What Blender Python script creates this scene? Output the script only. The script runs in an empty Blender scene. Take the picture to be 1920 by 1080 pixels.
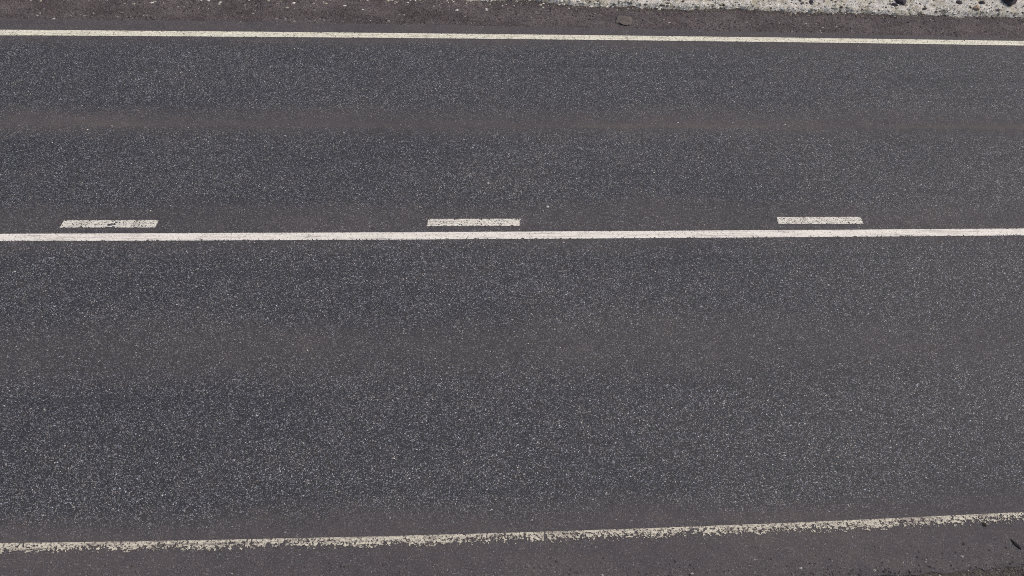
import bpy, bmesh, math, random
from mathutils import Matrix, Vector, noise
random.seed(65)

# ------------------------------------------------------------------ camera, sky, sun, exposure
scene = bpy.context.scene
col = scene.collection
cam_data = bpy.data.cameras.new("camera")
cam_data.sensor_width = 36.0
cam_data.lens = 1640.0 / 1920.0 * 36.0
cam_data.clip_start = 0.1
cam_data.clip_end = 4000.0
cam = bpy.data.objects.new("camera", cam_data)
col.objects.link(cam)
# rows of the fitted rotation are the camera's right, up and back axes; as columns:
R = Matrix(((0.99752412, 0.00963572, -0.0696619),
            (-0.05119528, 0.77863115, -0.62538994),
            (0.04821485, 0.62740791, 0.77719666)))
M = R.to_4x4()
M.translation = Vector((0.0, 0.0, 7.2139))
cam.matrix_world = M
scene.camera = cam

SUN_EL, SUN_AZ = math.radians(55), math.radians(75)     # azimuth measured from +Y towards +X
world = bpy.data.worlds.new("World")
scene.world = world
world.use_nodes = True
wn = world.node_tree.nodes
wn.clear()
sky = wn.new("ShaderNodeTexSky")
sky.sky_type = 'NISHITA'
sky.sun_disc = False
sky.sun_elevation = SUN_EL
sky.sun_rotation = SUN_AZ
sky.air_density = 1.0
sky.dust_density = 5.0
sky.ozone_density = 1.0
bg = wn.new("ShaderNodeBackground")
bg.inputs["Strength"].default_value = 0.10
wo = wn.new("ShaderNodeOutputWorld")
world.node_tree.links.new(sky.outputs[0], bg.inputs[0])
world.node_tree.links.new(bg.outputs[0], wo.inputs[0])

sun_data = bpy.data.lights.new("sun", 'SUN')
sun_data.energy = 1.3
sun_data.angle = math.radians(30)
sun_data.color = (1.0, 0.93, 0.84)
sun = bpy.data.objects.new("sun", sun_data)
sun_dir = Vector((math.sin(SUN_AZ) * math.cos(SUN_EL), math.cos(SUN_AZ) * math.cos(SUN_EL), math.sin(SUN_EL)))
sun.rotation_euler = sun_dir.to_track_quat('Z', 'Y').to_euler()
sun.location = (0, 0, 30)
col.objects.link(sun)

scene.view_settings.view_transform = 'Standard'
scene.view_settings.look = 'None'
scene.view_settings.gamma = 1.0
scene.view_settings.exposure = 0.25
scene.view_settings.use_curve_mapping = False
scene.render.engine = 'CYCLES'
scene.cycles.pixel_filter_type = 'BLACKMAN_HARRIS'
scene.cycles.filter_width = 1.0
scene.cycles.use_denoising = False


# ------------------------------------------------------------------ node helper
class Nodes:
    def __init__(self, name):
        self.mat = bpy.data.materials.new(name)
        self.mat.use_nodes = True
        self.t = self.mat.node_tree
        self.t.nodes.clear()
        self.out = self.t.nodes.new("ShaderNodeOutputMaterial")
        self.b = self.t.nodes.new("ShaderNodeBsdfPrincipled")
        self.t.links.new(self.b.outputs[0], self.out.inputs[0])
        self.co = self.t.nodes.new("ShaderNodeTexCoord").outputs["Object"]

    def put(self, sock, v):
        if isinstance(v, bpy.types.NodeSocket):
            self.t.links.new(v, sock)
        elif v is not None:
            if sock.type == 'RGBA' and not hasattr(v, '__len__'):
                v = (v, v, v, 1)
            elif sock.type == 'RGBA' and len(v) == 3:
                v = (*v, 1)
            sock.default_value = v

    def math(self, op, a, b=None, c=None, clamp=False):
        n = self.t.nodes.new("ShaderNodeMath")
        n.operation = op
        n.use_clamp = clamp
        self.put(n.inputs[0], a)
        self.put(n.inputs[1], b)
        self.put(n.inputs[2], c)
        return n.outputs[0]

    def scaled(self, s, vec=None):
        n = self.t.nodes.new("ShaderNodeMapping")
        n.inputs["Scale"].default_value = s
        self.put(n.inputs["Vector"], vec or self.co)
        return n.outputs[0]

    def noise(self, scale, detail=2.0, rough=0.5, vec=None, dist=0.0):
        n = self.t.nodes.new("ShaderNodeTexNoise")
        n.inputs["Scale"].default_value = scale
        n.inputs["Detail"].default_value = detail
        n.inputs["Roughness"].default_value = rough
        n.inputs["Distortion"].default_value = dist
        self.put(n.inputs["Vector"], vec or self.co)
        return n.outputs[0]

    def voronoi(self, scale, feature='F1', vec=None):
        n = self.t.nodes.new("ShaderNodeTexVoronoi")
        n.feature = feature
        n.inputs["Scale"].default_value = scale
        self.put(n.inputs["Vector"], vec or self.co)
        return n

    def sep(self, v):
        n = self.t.nodes.new("ShaderNodeSeparateXYZ")
        self.put(n.inputs[0], v)
        return n.outputs

    def rgb(self, v):
        n = self.t.nodes.new("ShaderNodeSeparateColor")
        self.put(n.inputs[0], v)
        return n.outputs

    def ramp(self, f, stops, interp='LINEAR'):
        n = self.t.nodes.new("ShaderNodeValToRGB")
        e = n.color_ramp.elements
        n.color_ramp.interpolation = interp
        while len(e) < len(stops):
            e.new(0.5)
        for k, (p, c) in enumerate(stops):
            e[k].position = p
            e[k].color = (c, c, c, 1) if not hasattr(c, '__len__') else (*c, 1)
        self.put(n.inputs[0], f)
        return n.outputs[0]

    def smooth(self, v, a, b, lo=0.0, hi=1.0):
        n = self.t.nodes.new("ShaderNodeMapRange")
        n.interpolation_type = 'SMOOTHSTEP'
        for k, x in enumerate((v, a, b, lo, hi)):
            self.put(n.inputs[k], x)
        return n.outputs[0]

    def mix(self, f, a, b, blend='MIX'):
        n = self.t.nodes.new("ShaderNodeMix")
        n.data_type = 'RGBA'
        n.blend_type = blend
        self.put(n.inputs[0], f)
        self.put(n.inputs[6], a)
        self.put(n.inputs[7], b)
        return n.outputs[2]

    def bump(self, h, strength, dist):
        n = self.t.nodes.new("ShaderNodeBump")
        n.inputs["Strength"].default_value = strength
        n.inputs["Distance"].default_value = dist
        self.put(n.inputs["Height"], h)
        self.t.links.new(n.outputs[0], self.b.inputs["Normal"])

    def finish(self, color, rough, spec=0.4):
        self.put(self.b.inputs["Base Color"], color)
        self.put(self.b.inputs["Roughness"], rough)
        self.b.inputs["Specular IOR Level"].default_value = spec
        return self.mat


# ------------------------------------------------------------------ materials
def asphalt_material():
    N = Nodes("worn_asphalt")
    x, y, z = N.sep(N.co)
    # slow wander of the bands across the road (metres)
    wob = N.math('MULTIPLY', N.math('SUBTRACT', N.noise(0.9, 3, 0.6, N.scaled((0.55, 1, 1))), 0.5), 0.55)
    yy = N.math('ADD', y, wob)
    # dust: between the wheel tracks, along both edge lines and on the shoulders
    straight = N.math('MULTIPLY_ADD', wob, 0.35, y)

    def band(c, w, s, across=yy):
        d = N.math('ABSOLUTE', N.math('SUBTRACT', across, c))
        return N.smooth(d, w, w + s, 1.0, 0.0)
    d1 = N.math('MAXIMUM', N.math('MULTIPLY', band(8.47, 0.04, 0.36, straight), 0.74), N.math('MULTIPLY', band(8.44, 0.03, 0.16, straight), 0.95))
    d2 = N.math('MULTIPLY', band(5.05, 0.05, 0.50), 0.55)
    d3 = N.math('MULTIPLY', band(6.72, 0.16, 0.30), 0.62)
    d4 = N.smooth(yy, 9.85, 10.25)
    d5 = N.smooth(yy, 3.50, 3.12)
    dust = d1
    for d in (d2, d3, d4, d5):
        dust = N.math('MAXIMUM', dust, d)
    patch = N.noise(1.6, 4, 0.6, N.scaled((0.5, 1, 1)))
    dust = N.math('MULTIPLY', dust, N.smooth(patch, 0.2, 0.6, 0.72, 1.0))
    dust = N.math('ADD', dust, N.math('MULTIPLY', N.smooth(N.noise(2.6, 5, 0.65), 0.48, 0.75), 0.28), None, True)
    dust = N.math('MULTIPLY', dust, N.smooth(N.noise(11, 4, 0.7), 0.25, 0.60, 0.74, 1.0))
    clean = N.math('SUBTRACT', 1.0, dust)

    # aggregate: two sizes of stones set in a dark binder
    warp = N.t.nodes.new("ShaderNodeVectorMath")
    warp.operation = 'MULTIPLY_ADD'
    nt = N.t.nodes.new("ShaderNodeTexNoise")
    nt.inputs["Scale"].default_value = 120
    N.put(nt.inputs["Vector"], N.co)
    N.t.links.new(nt.outputs["Color"], warp.inputs[0])
    warp.inputs[1].default_value = (0.008, 0.008, 0.0)
    N.t.links.new(N.co, warp.inputs[2])
    wv = warp.outputs[0]
    big = N.voronoi(84, vec=wv)
    small = N.voronoi(146, vec=wv)
    cb, cs = N.rgb(big.outputs["Color"]), N.rgb(small.outputs["Color"])
    mb = N.smooth(big.outputs["Distance"], N.math('MULTIPLY_ADD', cb[1], 0.30, 0.22), N.math('MULTIPLY_ADD', cb[1], 0.30, 0.36), 1, 0)
    ms = N.smooth(small.outputs["Distance"], 0.30, 0.52, 1, 0)
    clump = N.noise(7.0, 3, 0.6)
    tone_b = N.ramp(cb[0], [(0.0, 0.022), (0.28, 0.058), (0.58, 0.140), (0.85, 0.240), (0.98, 0.38), (1.0, 0.70)])
    tone_s = N.ramp(cs[0], [(0.0, 0.016), (0.35, 0.045), (0.72, 0.13), (0.93, 0.28), (1.0, 0.5)])
    hue_b = N.ramp(cb[2], [(0.0, (0.88, 0.95, 1.13)), (0.5, (0.96, 0.98, 1.07)), (0.9, (1.03, 0.99, 0.97)), (1.0, (1.12, 0.97, 0.86))])
    binder = N.mix(N.noise(30, 3), (0.018, 0.019, 0.023), (0.036, 0.037, 0.043))
    c = N.mix(ms, binder, N.mix(1.0, tone_s, (0.96, 0.98, 1.07), 'MULTIPLY'))
    c = N.mix(mb, c, N.mix(1.0, tone_b, hue_b, 'MULTIPLY'))
    # dust film fills the hollows and greys the stones
    film = N.mix(N.noise(14, 4, 0.65), (0.084, 0.072, 0.072), (0.114, 0.100, 0.100))
    film = N.mix(N.smooth(N.noise(85, 2), 0.34, 0.52, 0.55, 0.0), film, (0.046, 0.041, 0.041))
    f = N.math('MULTIPLY', dust, N.smooth(N.noise(45, 3, 0.7), 0.30, 0.66, 0.62, 0.97))
    c = N.mix(f, c, film)
    # thin pale rut along the middle of the far lane
    rut = N.math('ABSOLUTE', N.math('SUBTRACT', N.math('ADD', y, N.math('MULTIPLY', wob, 0.05)), 8.40))
    rut = N.math('MULTIPLY', N.smooth(rut, 0.012, 0.05, 1, 0), N.smooth(N.noise(0.5, 2), 0.42, 0.6))
    c = N.mix(N.math('MULTIPLY', rut, 0.45), c, (0.12, 0.105, 0.095))
    # broad mottling and tar-dark streaks from tyres
    c = N.mix(N.smooth(clump, 0.35, 0.7, 0.0, 0.25), c, (0.033, 0.035, 0.044))
    streak = N.noise(1.0, 5, 0.62, N.scaled((0.22, 7.0, 1)))
    c = N.mix(N.math('MULTIPLY', N.smooth(streak, 0.5, 0.75, 0, 0.35), clean), c, (0.030, 0.032, 0.038))
    # bitumen-rich and polished stretches, a metre or so across
    c = N.mix(1.0, c, N.ramp(N.noise(0.8, 4, 0.6, N.scaled((0.6, 1.3, 1))), [(0.3, (0.86, 0.87, 0.90)), (0.5, (0.98, 0.98, 0.99)), (0.7, (1.10, 1.09, 1.07))]), 'MULTIPLY')
    h = N.math('ADD', N.math('MULTIPLY', mb, N.math('MULTIPLY_ADD', cb[1], 0.6, 0.5)), N.math('MULTIPLY', ms, 0.4))
    h = N.math('MULTIPLY', h, N.math('MULTIPLY_ADD', clean, 0.75, 0.25))
    N.bump(h, 0.7, 0.006)
    return N.finish(c, N.math('MULTIPLY_ADD', dust, 0.25, 0.62), 0.35)


def gravel_base_material(name, dark, light, warm):
    N = Nodes(name)
    n1 = N.noise(2.2, 6, 0.68, N.scaled((0.55, 1, 1)))
    c = N.mix(N.smooth(n1, 0.34, 0.62), dark, light)
    v = N.voronoi(70)
    cv = N.rgb(v.outputs["Color"])
    tone = N.ramp(cv[0], [(0.0, 0.62), (0.55, 0.97), (0.9, 1.2), (1.0, 1.8)])
    c = N.mix(0.85, c, tone, 'MULTIPLY')
    c = N.mix(N.smooth(N.noise(26, 4, 0.7), 0.34, 0.50, 0.55, 0), c, (0.038, 0.033, 0.034))
    c = N.mix(N.smooth(N.noise(3.5, 5, 0.7), 0.52, 0.74, 0, 0.6), c, warm)
    N.bump(N.math('ADD', v.outputs["Distance"], N.noise(30, 4, 0.7)), 0.8, 0.012)
    return N.finish(c, 0.95, 0.2)


def paint_material(name, clean_col, dirt_col, amount, streak):
    N = Nodes(name)
    s = N.noise(1.0, 4, 0.65, N.scaled((1.5, 55.0, 1)))
    g = N.noise(55, 4, 0.7)
    b = N.noise(6, 4, 0.6)
    m = N.math('ADD', N.math('MULTIPLY', N.smooth(s, 0.45, 0.72), streak), N.math('MULTIPLY', N.smooth(g, 0.45, 0.72), amount), None, True)
    m = N.math('ADD', m, N.math('MULTIPLY', N.smooth(b, 0.5, 0.75), amount * 0.5), None, True)
    c = N.mix(m, clean_col, dirt_col)
    v = N.voronoi(85)
    c = N.mix(N.smooth(N.rgb(v.outputs["Color"])[0], 0.88, 0.97, 0, amount), c, (0.07, 0.065, 0.065))
    N.bump(N.math('ADD', g, v.outputs["Distance"]), 0.5, 0.004)
    return N.finish(c, 0.75, 0.3)


def verge_material():
    N = Nodes("pale_speckled_verge")
    n1 = N.noise(9, 6, 0.7)
    n2 = N.noise(55, 4, 0.7)
    c = N.mix(N.smooth(n1, 0.3, 0.7), (0.50, 0.48, 0.43), (0.74, 0.72, 0.67))
    c = N.mix(N.smooth(n2, 0.45, 0.66, 0, 0.6), c, (0.72, 0.70, 0.66))
    c = N.mix(N.smooth(N.noise(75, 3, 0.7), 0.36, 0.47, 0.9, 0), c, (0.10, 0.080, 0.085))
    v = N.voronoi(18)
    cv = N.rgb(v.outputs["Color"])
    speck = N.math('MULTIPLY', N.smooth(cv[0], 0.80, 0.84), N.smooth(v.outputs["Distance"], 0.22, 0.40, 1, 0))
    c = N.mix(speck, c, (0.06, 0.045, 0.055))
    c = N.mix(N.smooth(N.noise(4, 5, 0.7), 0.46, 0.62, 0, 0.7), c, (0.33, 0.30, 0.20))
    N.bump(N.math('ADD', n2, n1), 0.9, 0.02)
    return N.finish(c, 0.9, 0.2)


def plain_material(name, a, b, scale=30.0, rough=0.9):
    N = Nodes(name)
    oi = N.t.nodes.new("ShaderNodeNewGeometry").outputs["Random Per Island"]
    n = N.noise(scale, 4, 0.65)
    f = N.math('ADD', N.math('MULTIPLY', N.smooth(n, 0.3, 0.7), 0.5), N.math('MULTIPLY', oi, 0.5))
    N.bump(n, 0.6, 0.01)
    return N.finish(N.mix(f, a, b), rough, 0.25)


def grit_material(name, stops):
    N = Nodes(name)
    r = N.t.nodes.new("ShaderNodeNewGeometry").outputs["Random Per Island"]
    N.finish(N.ramp(r, stops), 0.85, 0.3)
    return N.mat


MAT = {
    'asphalt': asphalt_material(),
    'gravel_far': gravel_base_material("brown_gravel", (0.080, 0.067, 0.069), (0.130, 0.113, 0.115), (0.100, 0.082, 0.082)),
    'gravel_near': gravel_base_material("olive_gravel", (0.060, 0.054, 0.049), (0.092, 0.083, 0.072), (0.072, 0.060, 0.042)),
    'paint_far': paint_material("edge_paint", (0.77, 0.75, 0.62), (0.34, 0.32, 0.25), 0.8, 0.55),
    'paint_centre': paint_material("centre_paint", (0.80, 0.765, 0.70), (0.40, 0.37, 0.34), 0.5, 0.85),
    'paint_dash': paint_material("dash_paint", (0.74, 0.72, 0.64), (0.26, 0.24, 0.22), 1.0, 0.45),
    'paint_near': paint_material("worn_edge_paint", (0.60, 0.565, 0.46), (0.16, 0.138, 0.13), 1.35, 0.7),
    'verge': verge_material(),
    'field': gravel_base_material("rough_soil", (0.07, 0.06, 0.045), (0.14, 0.12, 0.085), (0.10, 0.09, 0.05)),
    'dark_stone': plain_material("dark_stone", (0.035, 0.028, 0.036), (0.085, 0.075, 0.085)),
    'tan_stone': plain_material("tan_stone", (0.38, 0.27, 0.19), (0.50, 0.38, 0.28)),
    'pale_stone': plain_material("pale_stone", (0.50, 0.48, 0.43), (0.66, 0.64, 0.58)),
    'mud': plain_material("dried_mud", (0.098, 0.086, 0.078), (0.140, 0.125, 0.112)),
    'bark': plain_material("dark_bark", (0.016, 0.014, 0.013), (0.035, 0.031, 0.029)),
    'straw': grit_material("dead_grass", [(0.0, (0.05, 0.042, 0.022)), (0.55, (0.12, 0.10, 0.055)), (0.85, (0.28, 0.25, 0.16)), (1.0, (0.50, 0.47, 0.36))]),
    'grit': grit_material("mixed_grit", [(0.0, (0.05, 0.042, 0.043)), (0.3, (0.088, 0.076, 0.078)), (0.75, (0.120, 0.105, 0.107)), (0.93, (0.17, 0.155, 0.15)), (1.0, (0.42, 0.40, 0.36))]),
    'crumb': grit_material("pale_crumbs", [(0.0, (0.05, 0.04, 0.045)), (0.18, (0.13, 0.11, 0.10)), (0.3, (0.38, 0.36, 0.27)), (0.6, (0.60, 0.58, 0.49)), (1.0, (0.80, 0.78, 0.73))]),
    'chip': grit_material("pale_chips", [(0.0, (0.10, 0.10, 0.105)), (0.6, (0.23, 0.235, 0.25)), (0.9, (0.42, 0.42, 0.43)), (1.0, (0.62, 0.58, 0.5))]),
}


# ------------------------------------------------------------------ object helpers
def tag(o, label, cat, group=None, kind=None):
    o['label'] = label
    o['category'] = cat
    if group:
        o['group'] = group
    if kind:
        o['kind'] = kind
    return o


def mesh_object(name, verts, faces, mat, smooth=False):
    me = bpy.data.meshes.new(name)
    me.from_pydata(verts, [], faces)
    me.materials.append(mat)
    if smooth:
        me.polygons.foreach_set("use_smooth", [True] * len(me.polygons))
    me.update()
    o = bpy.data.objects.new(name, me)
    col.objects.link(o)
    return o


def soft_clamp(x, a, b):
    """x between a and b, levelling off smoothly outside, so that the road runs straight beyond the bend in view"""
    if x < a:
        return a - 1.5 * math.tanh((a - x) / 1.5)
    if x > b:
        return b + 1.5 * math.tanh((x - b) / 1.5)
    return x


def curve(a, b, c, lo, hi):
    def f(x):
        s = soft_clamp(x, lo, hi)
        return a + b * s + c * s * s
    return f


far_top = curve(10.31119, 0.00023, -0.00049625, -6.5, 9.0)
far_bottom = curve(10.20198, 0.00162, -0.0006549, -6.5, 9.0)
centre_top = curve(6.61107, -0.00027, 0.0002182, -5.2, 7.2)
centre_bottom = curve(6.50167, -0.00062, 0.0003339, -5.2, 7.2)
near_top = curve(3.08522, -0.00151, 0.0023498, -4.2, 5.6)
near_bottom = curve(3.01984, -0.00254, 0.0024789, -4.2, 5.6)
seal_edge = curve(10.51620, -0.01218, -0.00092965, -6.5, 9.0)


def n3(x, y, s, z=0.0):
    return noise.noise(Vector((x * s, y * s, z)))


def samples(lo, hi, step, far=160.0):
    xs = []
    x = -far
    while x < lo - 2:
        xs.append(x)
        x += 6.0 if x < lo - 10 else 1.0
    k = int((hi - lo) / step)
    xs += [lo + (hi - lo) * i / k for i in range(k + 1)]
    x = hi + 1
    while x < far:
        xs.append(x)
        x += 6.0 if x > hi + 8 else 1.0
    return xs


# ------------------------------------------------------------------ ground, road, shoulders
def near_edge(x):
    base = 2.612 + 0.028 * max(0.0, x - 3.4)
    if -7 < x < 9:
        base += 0.020 * n3(x, 0, 1.1, 3.0) + 0.022 * n3(x, 0, 5.0, 5.0) + 0.018 * n3(x, 0, 16.0, 6.0) + 0.012 * n3(x, 0, 42.0, 6.5)
    return base


def far_edge(x):
    e = seal_edge(x)
    if -9 < x < 12:
        e += 0.016 * n3(x, 0, 1.7, 1.0) + 0.013 * n3(x, 0, 9.0, 2.0) + 0.007 * n3(x, 0, 30.0, 2.5)
    return e


def verge_edge(x):
    e = 11.06 - 0.0165 * soft_clamp(x, -8, 10)
    e += 0.13 * max(0.0, min(1.0, (3.0 - x) / 2.2)) - 0.02
    if -12 < x < 14:
        e += 0.050 * n3(x, 0, 1.3, 9.0) + 0.055 * abs(n3(x, 0, 3.2, 8.0)) - 0.02 + 0.022 * n3(x, 0, 11.0, 7.0) + 0.014 * n3(x, 0, 34.0, 7.4)
    return e


g = mesh_object('ground', [(-900, -900, -0.45), (900, -900, -0.45), (900, 900, -0.45), (-900, 900, -0.45)], [(0, 1, 2, 3)], MAT['field'])
tag(g, 'rough brown soil far below the road banks', 'ground', kind='structure')


def sheet(name, xs, rows, mat, smooth=True):
    """rows: functions x -> (y, z), from the near side to the far side"""
    v, f = [], []
    n = len(rows)
    for x in xs:
        for r in rows:
            y, z = r(x)
            v.append((x, y, z))
    for i in range(len(xs) - 1):
        for j in range(n - 1):
            a = i * n + j
            f.append((a, a + n, a + n + 1, a + 1))
    return mesh_object(name, v, f, mat, smooth)


xs = samples(-9.0, 11.5, 0.035)
rows = [lambda x: (near_edge(x) - 0.03, -0.06), lambda x: (near_edge(x) - 0.012 * (1 + n3(x, 0, 14.0, 2.2)), -0.008), lambda x: (near_edge(x) + 0.03, 0.0)]
for k in range(1, 12):
    rows.append(lambda x, k=k: (near_edge(x) + 0.03 + (far_edge(x) - near_edge(x) - 0.06) * k / 12.0, 0.0))
rows += [lambda x: (far_edge(x) - 0.03, 0.0), lambda x: (far_edge(x), -0.003), lambda x: (far_edge(x) + 0.012, -0.06)]
road = sheet('road', xs, rows, MAT['asphalt'], smooth=False)
tag(road, 'dark grey asphalt road flecked with pale stones, two lanes wide', 'road', kind='structure')


def rough(x, y, amp):
    return amp * (n3(x, y, 3.0, 1.5) + 0.8 * n3(x, y, 9.0, 2.5) + 0.6 * n3(x, y, 28.0, 4.5))


def far_gravel_z(x, y):
    t = (y - far_edge(x)) / 0.55
    return -0.016 + 0.004 * t + rough(x, y, 0.006) + 0.010 * n3(x * 0.7, y, 1.6, 91.0)


rows = [lambda x, k=k: ((far_edge(x) - 0.05) + (11.55 - far_edge(x)) * k / 44.0,
                        far_gravel_z(x, (far_edge(x) - 0.05) + (11.55 - far_edge(x)) * k / 44.0) if k > 1 else -0.03)
        for k in range(45)]
o = sheet('gravel_shoulder', samples(-9.0, 11.5, 0.03), rows, MAT['gravel_far'])
tag(o, 'brown gravel shoulder between the far edge line and pale verge', 'shoulder', kind='structure')


def near_gravel_z(x, y):
    return -0.013 + 0.05 * min(0.0, (y - 2.55)) + rough(x, y, 0.010)


rows = [lambda x, k=k: (1.0 + (near_edge(x) - 0.002 - 1.0) * (k / 50.0), near_gravel_z(x, 1.0 + (near_edge(x) - 0.002 - 1.0) * (k / 50.0)))
        for k in range(51)]
rows = [lambda x: (-1.6, -0.47)] + rows
o = sheet('gravel_shoulder', samples(-6.0, 8.0, 0.03), rows, MAT['gravel_near'])
tag(o, 'olive brown gravel strip beyond the broken near road edge', 'shoulder', kind='structure')


def verge_z(x, y):
    d = y - verge_edge(x)
    t = max(0.0, min(1.0, d / 0.05))
    base = -0.022 + 0.050 * (t * t * (3 - 2 * t)) + 0.03 * max(0.0, min(d, 1.5))
    return base + t * (rough(x, y, 0.022) + 0.016 * n3(x, y, 40.0, 7.7))


ds = [-0.03, 0.0, 0.015, 0.03] + [0.03 + 0.03 * k for k in range(1, 34)] + [1.3, 1.7, 2.2]
rows = [lambda x, d=d: (verge_edge(x) + d, verge_z(x, verge_edge(x) + d)) for d in ds]
rows.append(lambda x: (15.5, -0.47))
o = sheet('verge', samples(-9.0, 12.0, 0.03), rows, MAT['verge'])
tag(o, 'pale speckled verge bordering the far gravel shoulder, dotted with dark bits', 'verge', kind='structure')


# ------------------------------------------------------------------ road markings: thick paint with chipped edges
def paint(name, xs, top, bottom, cells, keep, mat, label, cat, group=None, extra=0.0, z0=0.0045):
    """a strip of paint between two edge functions; cells for which keep() is false have worn away"""
    bm = bmesh.new()
    grid = []
    nrow = cells
    for x in xs:
        yb, yt = bottom(x), top(x)
        fine = -9 < x < 12
        line = []
        for j in range(nrow + 1):
            t = -extra + (1 + extra) * j / nrow
            y = yb + (yt - yb) * t
            z = z0
            if fine:
                y += 0.0022 * n3(x, y, 60.0, 11.0) + 0.0015 * n3(x, y, 160.0, 12.0)
                z += 0.0010 * n3(x, y, 30.0, 13.0)
            line.append((x, y, z, t))
        grid.append(line)
    vs = {}

    def vert(i, j):
        if (i, j) not in vs:
            vs[(i, j)] = bm.verts.new(grid[i][j][:3])
        return vs[(i, j)]
    for i in range(len(xs) - 1):
        for j in range(nrow):
            a, b = grid[i][j], grid[i + 1][j + 1]
            if keep((a[0] + b[0]) / 2, (a[1] + b[1]) / 2, (a[3] + b[3]) / 2):
                bm.faces.new((vert(i, j), vert(i + 1, j), vert(i + 1, j + 1), vert(i, j + 1)))
    edges = [e for e in bm.edges if len(e.link_faces) == 1]
    r = bmesh.ops.extrude_edge_only(bm, edges=edges)
    for v in r['geom']:
        if isinstance(v, bmesh.types.BMVert):
            v.co.z = 0.0006
    me = bpy.data.meshes.new(name)
    bm.to_mesh(me)
    bm.free()
    me.materials.append(mat)
    o = bpy.data.objects.new(name, me)
    col.objects.link(o)
    return tag(o, label, cat, group, 'thing')


def chips(x, y, seed):
    return 0.6 * n3(x, y, 38.0, seed) + 0.55 * n3(x, y, 95.0, seed + 4.0)


def keep_far(x, y, t):
    if not -9 < x < 12:
        return True
    edge = 0.05 if t < 0.12 or t > 0.9 else 0.0
    return chips(x * 0.7, y, 21.0) < 0.52 - 2.6 * edge + 0.15 * n3(x, 0, 0.8, 22.0)


def keep_centre(x, y, t):
    if not -9 < x < 12:
        return True
    lim = 0.72
    if t < 0.13:
        lim = 0.20 + 0.15 * n3(x, 0, 1.4, 31.0)
    elif t > 0.92:
        lim = 0.40
    return chips(x * 0.8, y, 41.0) < lim


def keep_near(x, y, t):
    if not -6 < x < 9:
        return t > 0
    w = 0.30 * n3(x, 0, 0.9, 55.0) + 0.28 * n3(x, 0, 3.1, 56.0)
    if t < 0.0:
        lim = -0.06 + w + 0.55 * t
    elif t > 0.72:
        lim = 0.36 + 0.4 * w
    else:
        lim = 0.02 + 0.28 * t + w
    # a short scuffed gap
    if abs(x - 0.80) < 0.02 or abs(x - 3.98) < 0.02:
        lim -= 0.3
    return chips(x * 0.75, y, 61.0) < lim


fine = samples(-8.0, 10.5, 0.009)
paint('edge_line', fine, far_top, far_bottom, 12, keep_far, MAT['paint_far'],
      'long crisp white edge line beside the brown gravel shoulder under the pale verge', 'road marking')
paint('centre_line', samples(-6.5, 8.5, 0.007), centre_top, centre_bottom, 15, keep_centre, MAT['paint_centre'],
      'solid white line in the middle of the road, running below the three dashes', 'road marking')
paint('edge_line', samples(-5.0, 6.6, 0.006), near_top, near_bottom, 18, keep_near, MAT['paint_near'],
      'patchy worn white edge line nearest the viewer, crumbling on its lower side', 'road marking', extra=0.55)


def dash(corners, seed, lim, label, notch=None):
    (tlx, tly), (blx, bly), (brx, bry), (trx, try_) = corners
    xm0, xm1 = min(tlx, blx), max(trx, brx)
    top = lambda x: tly + (try_ - tly) * (x - tlx) / (trx - tlx)
    bot = lambda x: bly + (bry - bly) * (x - blx) / (brx - blx)

    def keep(x, y, t):
        wob = 0.006 * n3(0, y, 60.0, seed)
        if x < blx + (tlx - blx) * t + wob or x > brx + (trx - brx) * t + wob:
            return False
        r = lim
        if t < 0.1 or t > 0.93:
            r -= 0.16
        if notch:
            cx = notch + (t - 0.5) * 0.06
            d = abs(x - cx)
            if d < 0.07:
                r -= 0.55 * (1 - d / 0.07) * (1.25 - t * 0.75)
        return chips(x * 0.7, y, seed) < r
    k = int((xm1 - xm0) / 0.006)
    xs = [xm0 + (xm1 - xm0) * i / k for i in range(k + 1)]
    return paint('lane_dash', xs, top, bot, 18, keep, MAT['paint_dash'], label, 'road marking',
                 'white dashes beside the solid centre line')


dash([(-4.212, 6.813), (-4.235, 6.706), (-3.222, 6.700), (-3.205, 6.812)], 71.0, 0.34,
     'short white dash with a broken notch in the middle of its length', notch=-3.69)
dash([(-0.247, 6.811), (-0.264, 6.701), (0.777, 6.698), (0.795, 6.809)], 83.0, 0.36,
     'short speckled white dash between the notched dash and the square-ended dash')
dash([(3.772, 6.818), (3.766, 6.708), (4.770, 6.706), (4.772, 6.816)], 97.0, 0.38,
     'short white dash with square-cut ends, rightmost of the three dashes')


# ------------------------------------------------------------------ loose stuff
def lumps(name, places, mat, label, cat):
    v, f = [], []
    for (x, y, z, r) in places:
        a0 = random.random() * 6.28
        k = len(v)
        sx, sy, sz = r * random.uniform(0.75, 1.3), r * random.uniform(0.6, 1.0), r * random.uniform(0.45, 0.85)
        for q in range(5):
            a = a0 + q * 1.2566 + random.uniform(-0.3, 0.3)
            v.append((x + sx * math.cos(a), y + sy * math.sin(a), z + sz * random.uniform(-0.1, 0.25)))
        v.append((x + random.uniform(-.3, .3) * r, y + random.uniform(-.3, .3) * r, z + sz))
        v.append((x, y, z - sz * 0.5))
        for q in range(5):
            f.append((k + q, k + (q + 1) % 5, k + 5))
            f.append((k + (q + 1) % 5, k + q, k + 6))
    o = mesh_object(name, v, f, mat)
    return tag(o, label, cat, kind='stuff')


pl = []
while len(pl) < 6500:
    x = random.uniform(-8, 10.5)
    y = random.uniform(far_edge(x) - 0.02, 11.2)
    if n3(x * 0.6, y, 2.4, 77.0) + random.uniform(-0.35, 0.35) < -0.05:
        continue
    pl.append((x, y, far_gravel_z(x, y), random.choice((0.005, 0.007, 0.009, 0.012, 0.012, 0.016, 0.022))))
lumps('gravel', pl, MAT['grit'], 'loose brown grey gravel scattered along the far shoulder', 'gravel')

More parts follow.
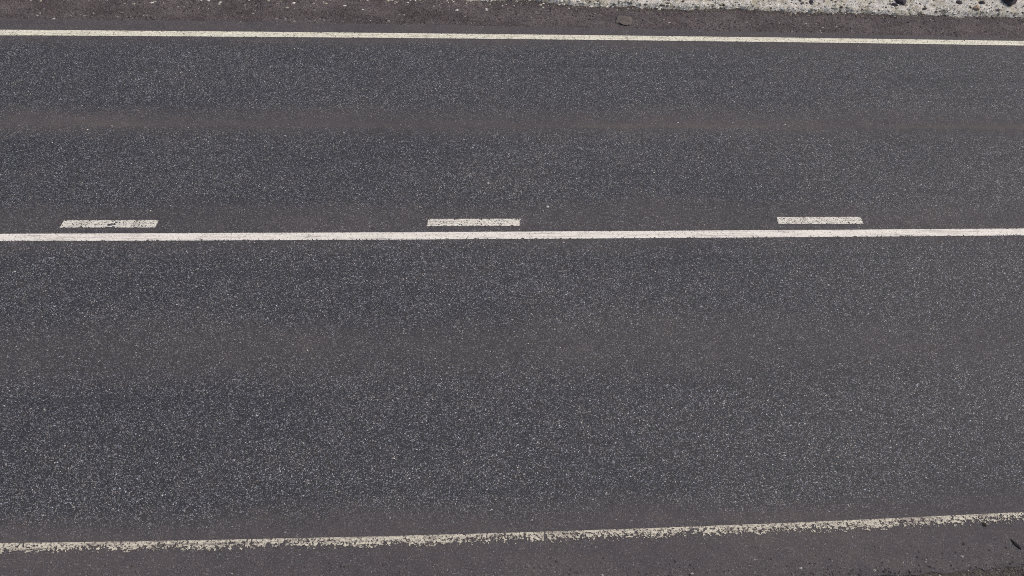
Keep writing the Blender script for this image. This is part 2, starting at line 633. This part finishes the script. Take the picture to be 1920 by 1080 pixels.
pl = []
while len(pl) < 5200:
    x = random.uniform(-5, 7)
    y = near_edge(x) + random.gauss(0.0, 0.11)
    on = y > near_edge(x)
    if on and random.random() < 0.6:
        continue
    pl.append((x, y, 0.0 if on else near_gravel_z(x, y), random.choice((0.004, 0.006, 0.008, 0.011, 0.014))))
lumps('gravel', pl, MAT['grit'], 'loose gravel spilled along the broken near road edge', 'gravel')

pl = []
while len(pl) < 5200:
    x = random.uniform(-7.5, 10)
    y = random.uniform(3.15, 10.15)
    if 6.48 < y < 6.83:
        continue
    pl.append((x, y, 0.001, random.choice((0.004, 0.005, 0.006, 0.007, 0.009, 0.012)) * 0.9))
lumps('grit', pl, MAT['chip'], 'pale stone chips strewn over the asphalt lanes', 'grit')

pl = []
while len(pl) < 5200:
    x = random.uniform(-8.5, 11)
    d = random.uniform(0.0, 1.0) ** 1.6 * 0.7 - 0.01
    y = verge_edge(x) + d
    if n3(x, y, 4.0, 33.0) + random.uniform(-0.4, 0.4) < -0.12:
        continue
    pl.append((x, y, verge_z(x, y), random.choice((0.007, 0.010, 0.014, 0.018, 0.024, 0.032)) * random.uniform(0.7, 1.1)))
for k in range(150):
    x = random.uniform(-6.5, 3.2)
    y = 11.13 - abs(random.gauss(0.0, 0.09))
    pl.append((x, y, far_gravel_z(x, y), random.choice((0.008, 0.011, 0.016, 0.022))))
lumps('crumbs', pl, MAT['crumb'], 'pale and dark crumbs covering the far verge', 'crumbs')

# short dead grass along the lip of the verge
v, f = [], []
for k in range(5200):
    x = random.uniform(-8.5, 11)
    d = random.gauss(0.0, 0.05) if random.random() < 0.7 else random.uniform(0.0, 0.8)
    if x < 2.4 and random.random() < 0.45:
        continue
    y = verge_edge(x) + d
    z = max(verge_z(x, y), far_gravel_z(x, y)) - 0.003
    a = random.gauss(-1.5, 1.0)
    ln, lift = random.uniform(0.02, 0.075), random.uniform(0.1, 0.7)
    dx, dy = math.cos(a), math.sin(a)
    w = random.uniform(0.0015, 0.003)
    i = len(v)
    v += [(x - dy * w, y + dx * w, z), (x + dy * w, y - dx * w, z),
          (x + dx * ln * .55 - dy * w, y + dy * ln * .55 + dx * w, z + lift * ln * .7), (x + dx * ln * .55 + dy * w, y + dy * ln * .55 - dx * w, z + lift * ln * .7),
          (x + dx * ln, y + dy * ln, z + lift * ln * .6)]
    f += [(i, i + 1, i + 3, i + 2), (i + 2, i + 3, i + 4)]
o = mesh_object('grass', v, f, MAT['straw'])
tag(o, 'short matted dead grass along the lip of the pale verge', 'grass', kind='stuff')


# ------------------------------------------------------------------ single stones and scraps
def rock(name, x, y, z, size, mat, seed, label, cat, rz=0.0, group=None, rough_amt=0.35):
    bm = bmesh.new()
    bmesh.ops.create_icosphere(bm, subdivisions=3, radius=1.0)
    for vtx in bm.verts:
        p = vtx.co.copy()
        d = 1.0 + rough_amt * noise.noise(p * 1.1 + Vector((seed, 0, 0))) + rough_amt * 0.5 * noise.noise(p * 2.7 + Vector((0, seed, 0)))
        # flat broken faces
        for q in range(5):
            rnd = random.Random(seed * 31 + q)
            nrm = Vector((rnd.uniform(-1, 1), rnd.uniform(-1, 1), rnd.uniform(-0.2, 1))).normalized()
            lim = rnd.uniform(0.62, 0.85)
            over = p.dot(nrm) * d - lim
            if over > 0:
                p = p - nrm * (over / d)
        p = p * d
        vtx.co = Vector((p.x * size[0], p.y * size[1], p.z * size[2]))
    me = bpy.data.meshes.new(name)
    bm.to_mesh(me)
    bm.free()
    me.materials.append(mat)
    o = bpy.data.objects.new(name, me)
    o.location = (x, y, z + size[2] * 0.45)
    o.rotation_euler = (0, 0, rz)
    col.objects.link(o)
    return tag(o, label, cat, group, 'thing')


def on_verge(x, y):
    return max(verge_z(x, y), far_gravel_z(x, y))


STONES = "dark stones on the pale verge"
rock('stone', 8.42, 11.24, on_verge(8.42, 11.24), (0.105, 0.13, 0.09), MAT['dark_stone'], 3, 'large dark angular stone on the pale verge near the corner', 'stone', 0.5, STONES)
rock('stone', 6.72, 11.20, on_verge(6.72, 11.20), (0.075, 0.10, 0.07), MAT['dark_stone'], 8, 'dark lump second in size among the stones on the pale verge', 'stone', 0.2, STONES)
rock('stone', 7.98, 11.17, on_verge(7.98, 11.17), (0.050, 0.045, 0.04), MAT['dark_stone'], 12, 'small dark stone just behind the tan pebble on the verge', 'stone', 1.0, STONES)
rock('stone', 7.62, 11.17, on_verge(7.62, 11.17), (0.050, 0.030, 0.03), MAT['dark_stone'], 17, 'flat dark stone chip a hand left of the one behind the tan pebble', 'stone', 0.1, STONES)
rock('stone', 6.60, 11.09, on_verge(6.60, 11.09), (0.050, 0.030, 0.025), MAT['dark_stone'], 23, 'small dark flake just below the dark lump at the verge lip', 'stone', -0.5, STONES)
rock('stone', 5.36, 11.15, on_verge(5.36, 11.15), (0.045, 0.045, 0.03), MAT['dark_stone'], 28, 'small dark stone at the end of the pale verge farthest from the large one', 'stone', 0.0, STONES)
rock('pebble', 7.83, 11.02, on_verge(7.83, 11.02), (0.050, 0.042, 0.034), MAT['tan_stone'], 31, 'round tan pebble on the lip of the pale verge', 'pebble', 0.0)
rock('mud_clod', 2.49, 10.70, far_gravel_z(2.49, 10.70), (0.155, 0.125, 0.024), MAT['mud'], 37, 'flat brown mud clod lying on the far gravel shoulder', 'clod', -0.1, None, 0.6)
rock('stone_chip', 1.12, 6.996, 0.0, (0.016, 0.022, 0.012), MAT['pale_stone'], 41, 'bright pale stone chip on the asphalt above the centre line', 'stone', 0.4)
rock('wood_sliver', 4.956, 2.842, 0.0, (0.058, 0.013, 0.012), MAT['bark'], 45, 'thin dark sliver lying aslant on the near shoulder', 'sliver', -1.03, None, 0.2)
rock('bark_chip', 4.745, 3.030, 0.0, (0.020, 0.022, 0.008), MAT['bark'], 52, 'tiny dark chip just below the worn near edge line', 'chip', 0.2)
